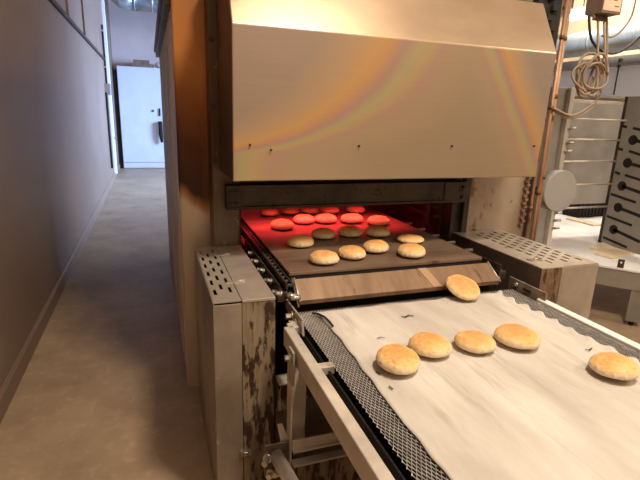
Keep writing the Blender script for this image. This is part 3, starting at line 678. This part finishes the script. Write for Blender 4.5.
for x in (4.8, 6.3): boxobj('girder_hanger', (x, x+.05, 6.68, 6.73, 3.72, ZC), 'steel_dark', gd)
P = at(620, 60, 'x', 6.42); Q = at(613, 95, 'x', 6.42)
b = B(); tube(b, [P, Vector((P.x, P.y, Q.z))], .010, 8); tube(b, [P+Vector((0, 0, .02)), P+Vector((0, 0, -.10))], .022, 8); bx(b, P.x, XR-.14, P.y-.01, P.y+.01, P.z+.0, P.z+.02)
tag(obj('hanging_rod', b, 'steel_dark'), 'thin dark rod hanging on the white wall panel right of the cable coil', 'rod')

# ------------------------------------------------------------------ far end of the corridor
cb = thing('metal_cabinet', 'tall white metal cabinet closing the end of the corridor', 'cabinet')
CX0, CX1, CY, CZ = -.72, .60, 14.04, 2.66
b = B(); bx(b, CX0, CX1, CY+.03, CY+.5, .0, CZ); obj('body', b, 'white_cab', cb, .01)
b = B(); bx(b, CX0+.01, CX1-.01, CY, CY+.03, .17, CZ-.01); dr_ = obj('door', b, 'white_cab', cb, .006)
b = B(); bx(b, CX0+.01, CX1-.01, CY+.005, CY+.03, .02, .155); obj('plinth', b, 'white_cab', cb, .004)
b = B(); tube(b, [(.12, CY-.02, 1.55), (.12, CY, 1.55)], .03, 12); obj('lock', b, 'steel_dark', dr_)
b = B(); bx(b, .27, .31, CY-.03, CY, 1.42, 1.62); obj('handle', b, 'black', dr_, .006)
ex = thing('fire_extinguisher', 'small black hanging object at the right edge of the white cabinet', 'equipment')
ex.name = 'hanging_tool'
b = B(); tube(b, [(.29, CY-.10, 1.28), (.29, CY-.10, .95), (.31, CY-.10, .72)], [.055, .06, .035], 10); obj('tool_body', b, 'black', ex)
b = B(); bx(b, .27, .33, CY-.10, CY-.004, 1.24, 1.27); obj('hook', b, 'steel_dark', ex)
for k, (x0, x1, z0, lab) in enumerate(((-.34, .22, CZ+.001, 'brown plank lying lowest on top of the white cabinet'), (-.30, .10, CZ+.092, 'brown plank stacked upper on top of the white cabinet'))):
    b = B(); bx(b, x0, x1, CY+.08, CY+.3, z0, z0+.09); tag(obj('plank', b, 'brown_wood', None, .006), lab, 'plank', 'planks on the cabinet')
b = B(); P = [( .02, CY+.2, CZ+.24), (.16, CY+.18, CZ+.27), (.32, CY+.2, CZ+.23)]
bmt = bmesh.ops.create_icosphere(b, subdivisions=3, radius=1)['verts']
for v in bmt: v.co = Vector((.36+v.co.x*.13, CY+.22+v.co.y*.12, CZ+.09+v.co.z*.085*(1+.25*noise.noise(v.co*3))))
tag(obj('crumpled_bag', b, 'plaster_pink'), 'pale crumpled bag beside the planks on the white cabinet', 'bag')
wp = thing('wall_conduit', 'thin dark conduit running up the left wall at corridor end', 'pipe')
b = B(); tube(b, [(XL+.025, 11.2, .33), (XL+.025, 11.2, 1.9)], .022, 8); tube(b, [(XL+.025, 11.5, 2.05), (XL+.025, 11.5, 3.25)], .02, 8); obj('conduit_run', b, 'black', wp)
b = B(); bx(b, XL, XL+.1, 11.2, 11.6, 1.86, 2.08); obj('switch_box', b, 'steel_grey', wp)
b = B()
for z in (.6, 1.5, 2.4, 3.1): bx(b, XL, XL+.05, 11.3, 11.36, z, z+.03)
obj('wall_bracket', b, 'bolt', wp)
wt = thing('cable_trunking', 'white vertical cable trunking beside the dark conduit on left wall', 'trunking')
b = B(); bx(b, XL, XL+.06, 12.1, 12.2, .1, ZC); obj('channel', b, 'panel_white', wt, .004)
b = B(); bx(b, XL+.06, XL+.075, 12.1, 12.2, 1.9, 1.95); bx(b, XL+.06, XL+.075, 12.1, 12.2, .9, .95); obj('clip', b, 'steel_grey', wt)
b = B(); bx(b, XL+.002, CX0-.01, CY+.06, CY+.4, 0, 2.55); tag(obj('dark_gap_block', b, 'black'), 'black block for the dark gap between left wall and white cabinet', 'strip')  # added black block paints the darkness of the open gap
dl = thing('ventilation_duct', 'galvanised duct with elbow crossing above the corridor end', 'duct')
b = B(); tube(b, [(1.6, 12.6, 3.98), (-.2, 12.6, 3.98)], .22, 24); obj('straight_pipe', b, 'galv', dl)
b = B(); tube(b, [(-.2, 12.6, 3.98), (-.42, 12.6, 4.0), (-.56, 12.6, 4.12), (-.6, 12.6, 4.4), (-.6, 12.6, 4.98)], .215, 20); obj('elbow', b, 'galv', dl)
for x in (-.18, .2, .6, 1.0):
    b = B(); tube(b, [(x, 12.6, 3.98), (x+.03, 12.6, 3.98)], .23, 24); obj('duct_seam', b, 'galv', dl)
b = B(); bx(b, .1, .13, 12.58, 12.62, 4.1, ZC); obj('duct_hanger', b, 'steel_dark', dl)

# ------------------------------------------------------------------ light
def area(name, loc, target, size, power, col, sy=None, spread=180):
    d = bpy.data.lights.new(name, 'AREA'); d.energy = power; d.color = col; d.size = size; d.spread = math.radians(spread)
    if sy: d.shape = 'RECTANGLE'; d.size_y = sy
    o = bpy.data.objects.new(name, d); C.objects.link(o); o.location = loc
    o.rotation_euler = (Vector(target)-Vector(loc)).to_track_quat('-Z', 'Y').to_euler(); return o
WARM = (1, .86, .70)
area('unseen_hall_light', (1.3, .3, 4.35), (1.2, .6, 0), .5, 104, WARM, .45)
area('unseen_hall_light', (5.4, -.4, 4.4), (3.4, 2.4, .6), 1.0, 75, (1, .88, .74), .6)
area('unseen_hall_light', (4.9, 4.9, 4.6), (6.6, 5.8, 1.6), 1.5, 175, (1, .90, .78), .6)
area('unseen_hall_light', (1.5, -1.6, 4.85), (1.5, -1.2, 0), 4.0, 62, (1, .84, .68), 3.0)  # broad unseen fill added to lift the ambient light
area('daylight', (5.8, 9.9, 3.0), (-.8, 10.9, .8), 2.6, 430, (.36, .56, 1), 2.6, 90)
area('burner', (1.0, 2.72, 1.29), (1.0, 2.74, 0), 1.0, 5.5, (1, .065, .08), .2, 84)
area('burner', (1.08, 3.9, 1.29), (1.08, 3.9, 0), 1.1, 2, (1, .06, .06), .9)
w = bpy.data.worlds.new('world'); bpy.context.scene.world = w; w.use_nodes = True
w.node_tree.nodes['Background'].inputs[0].default_value = (.9, .8, .7, 1); w.node_tree.nodes['Background'].inputs[1].default_value = .25
sc = bpy.context.scene
sc.view_settings.view_transform = 'Standard'; sc.view_settings.look = 'None'; sc.view_settings.gamma = 1; sc.view_settings.use_curve_mapping = False
sc.view_settings.exposure = .56
sc.cycles.use_denoising = True
for o in bpy.data.objects:
    if '_o' in o: del o['_o']
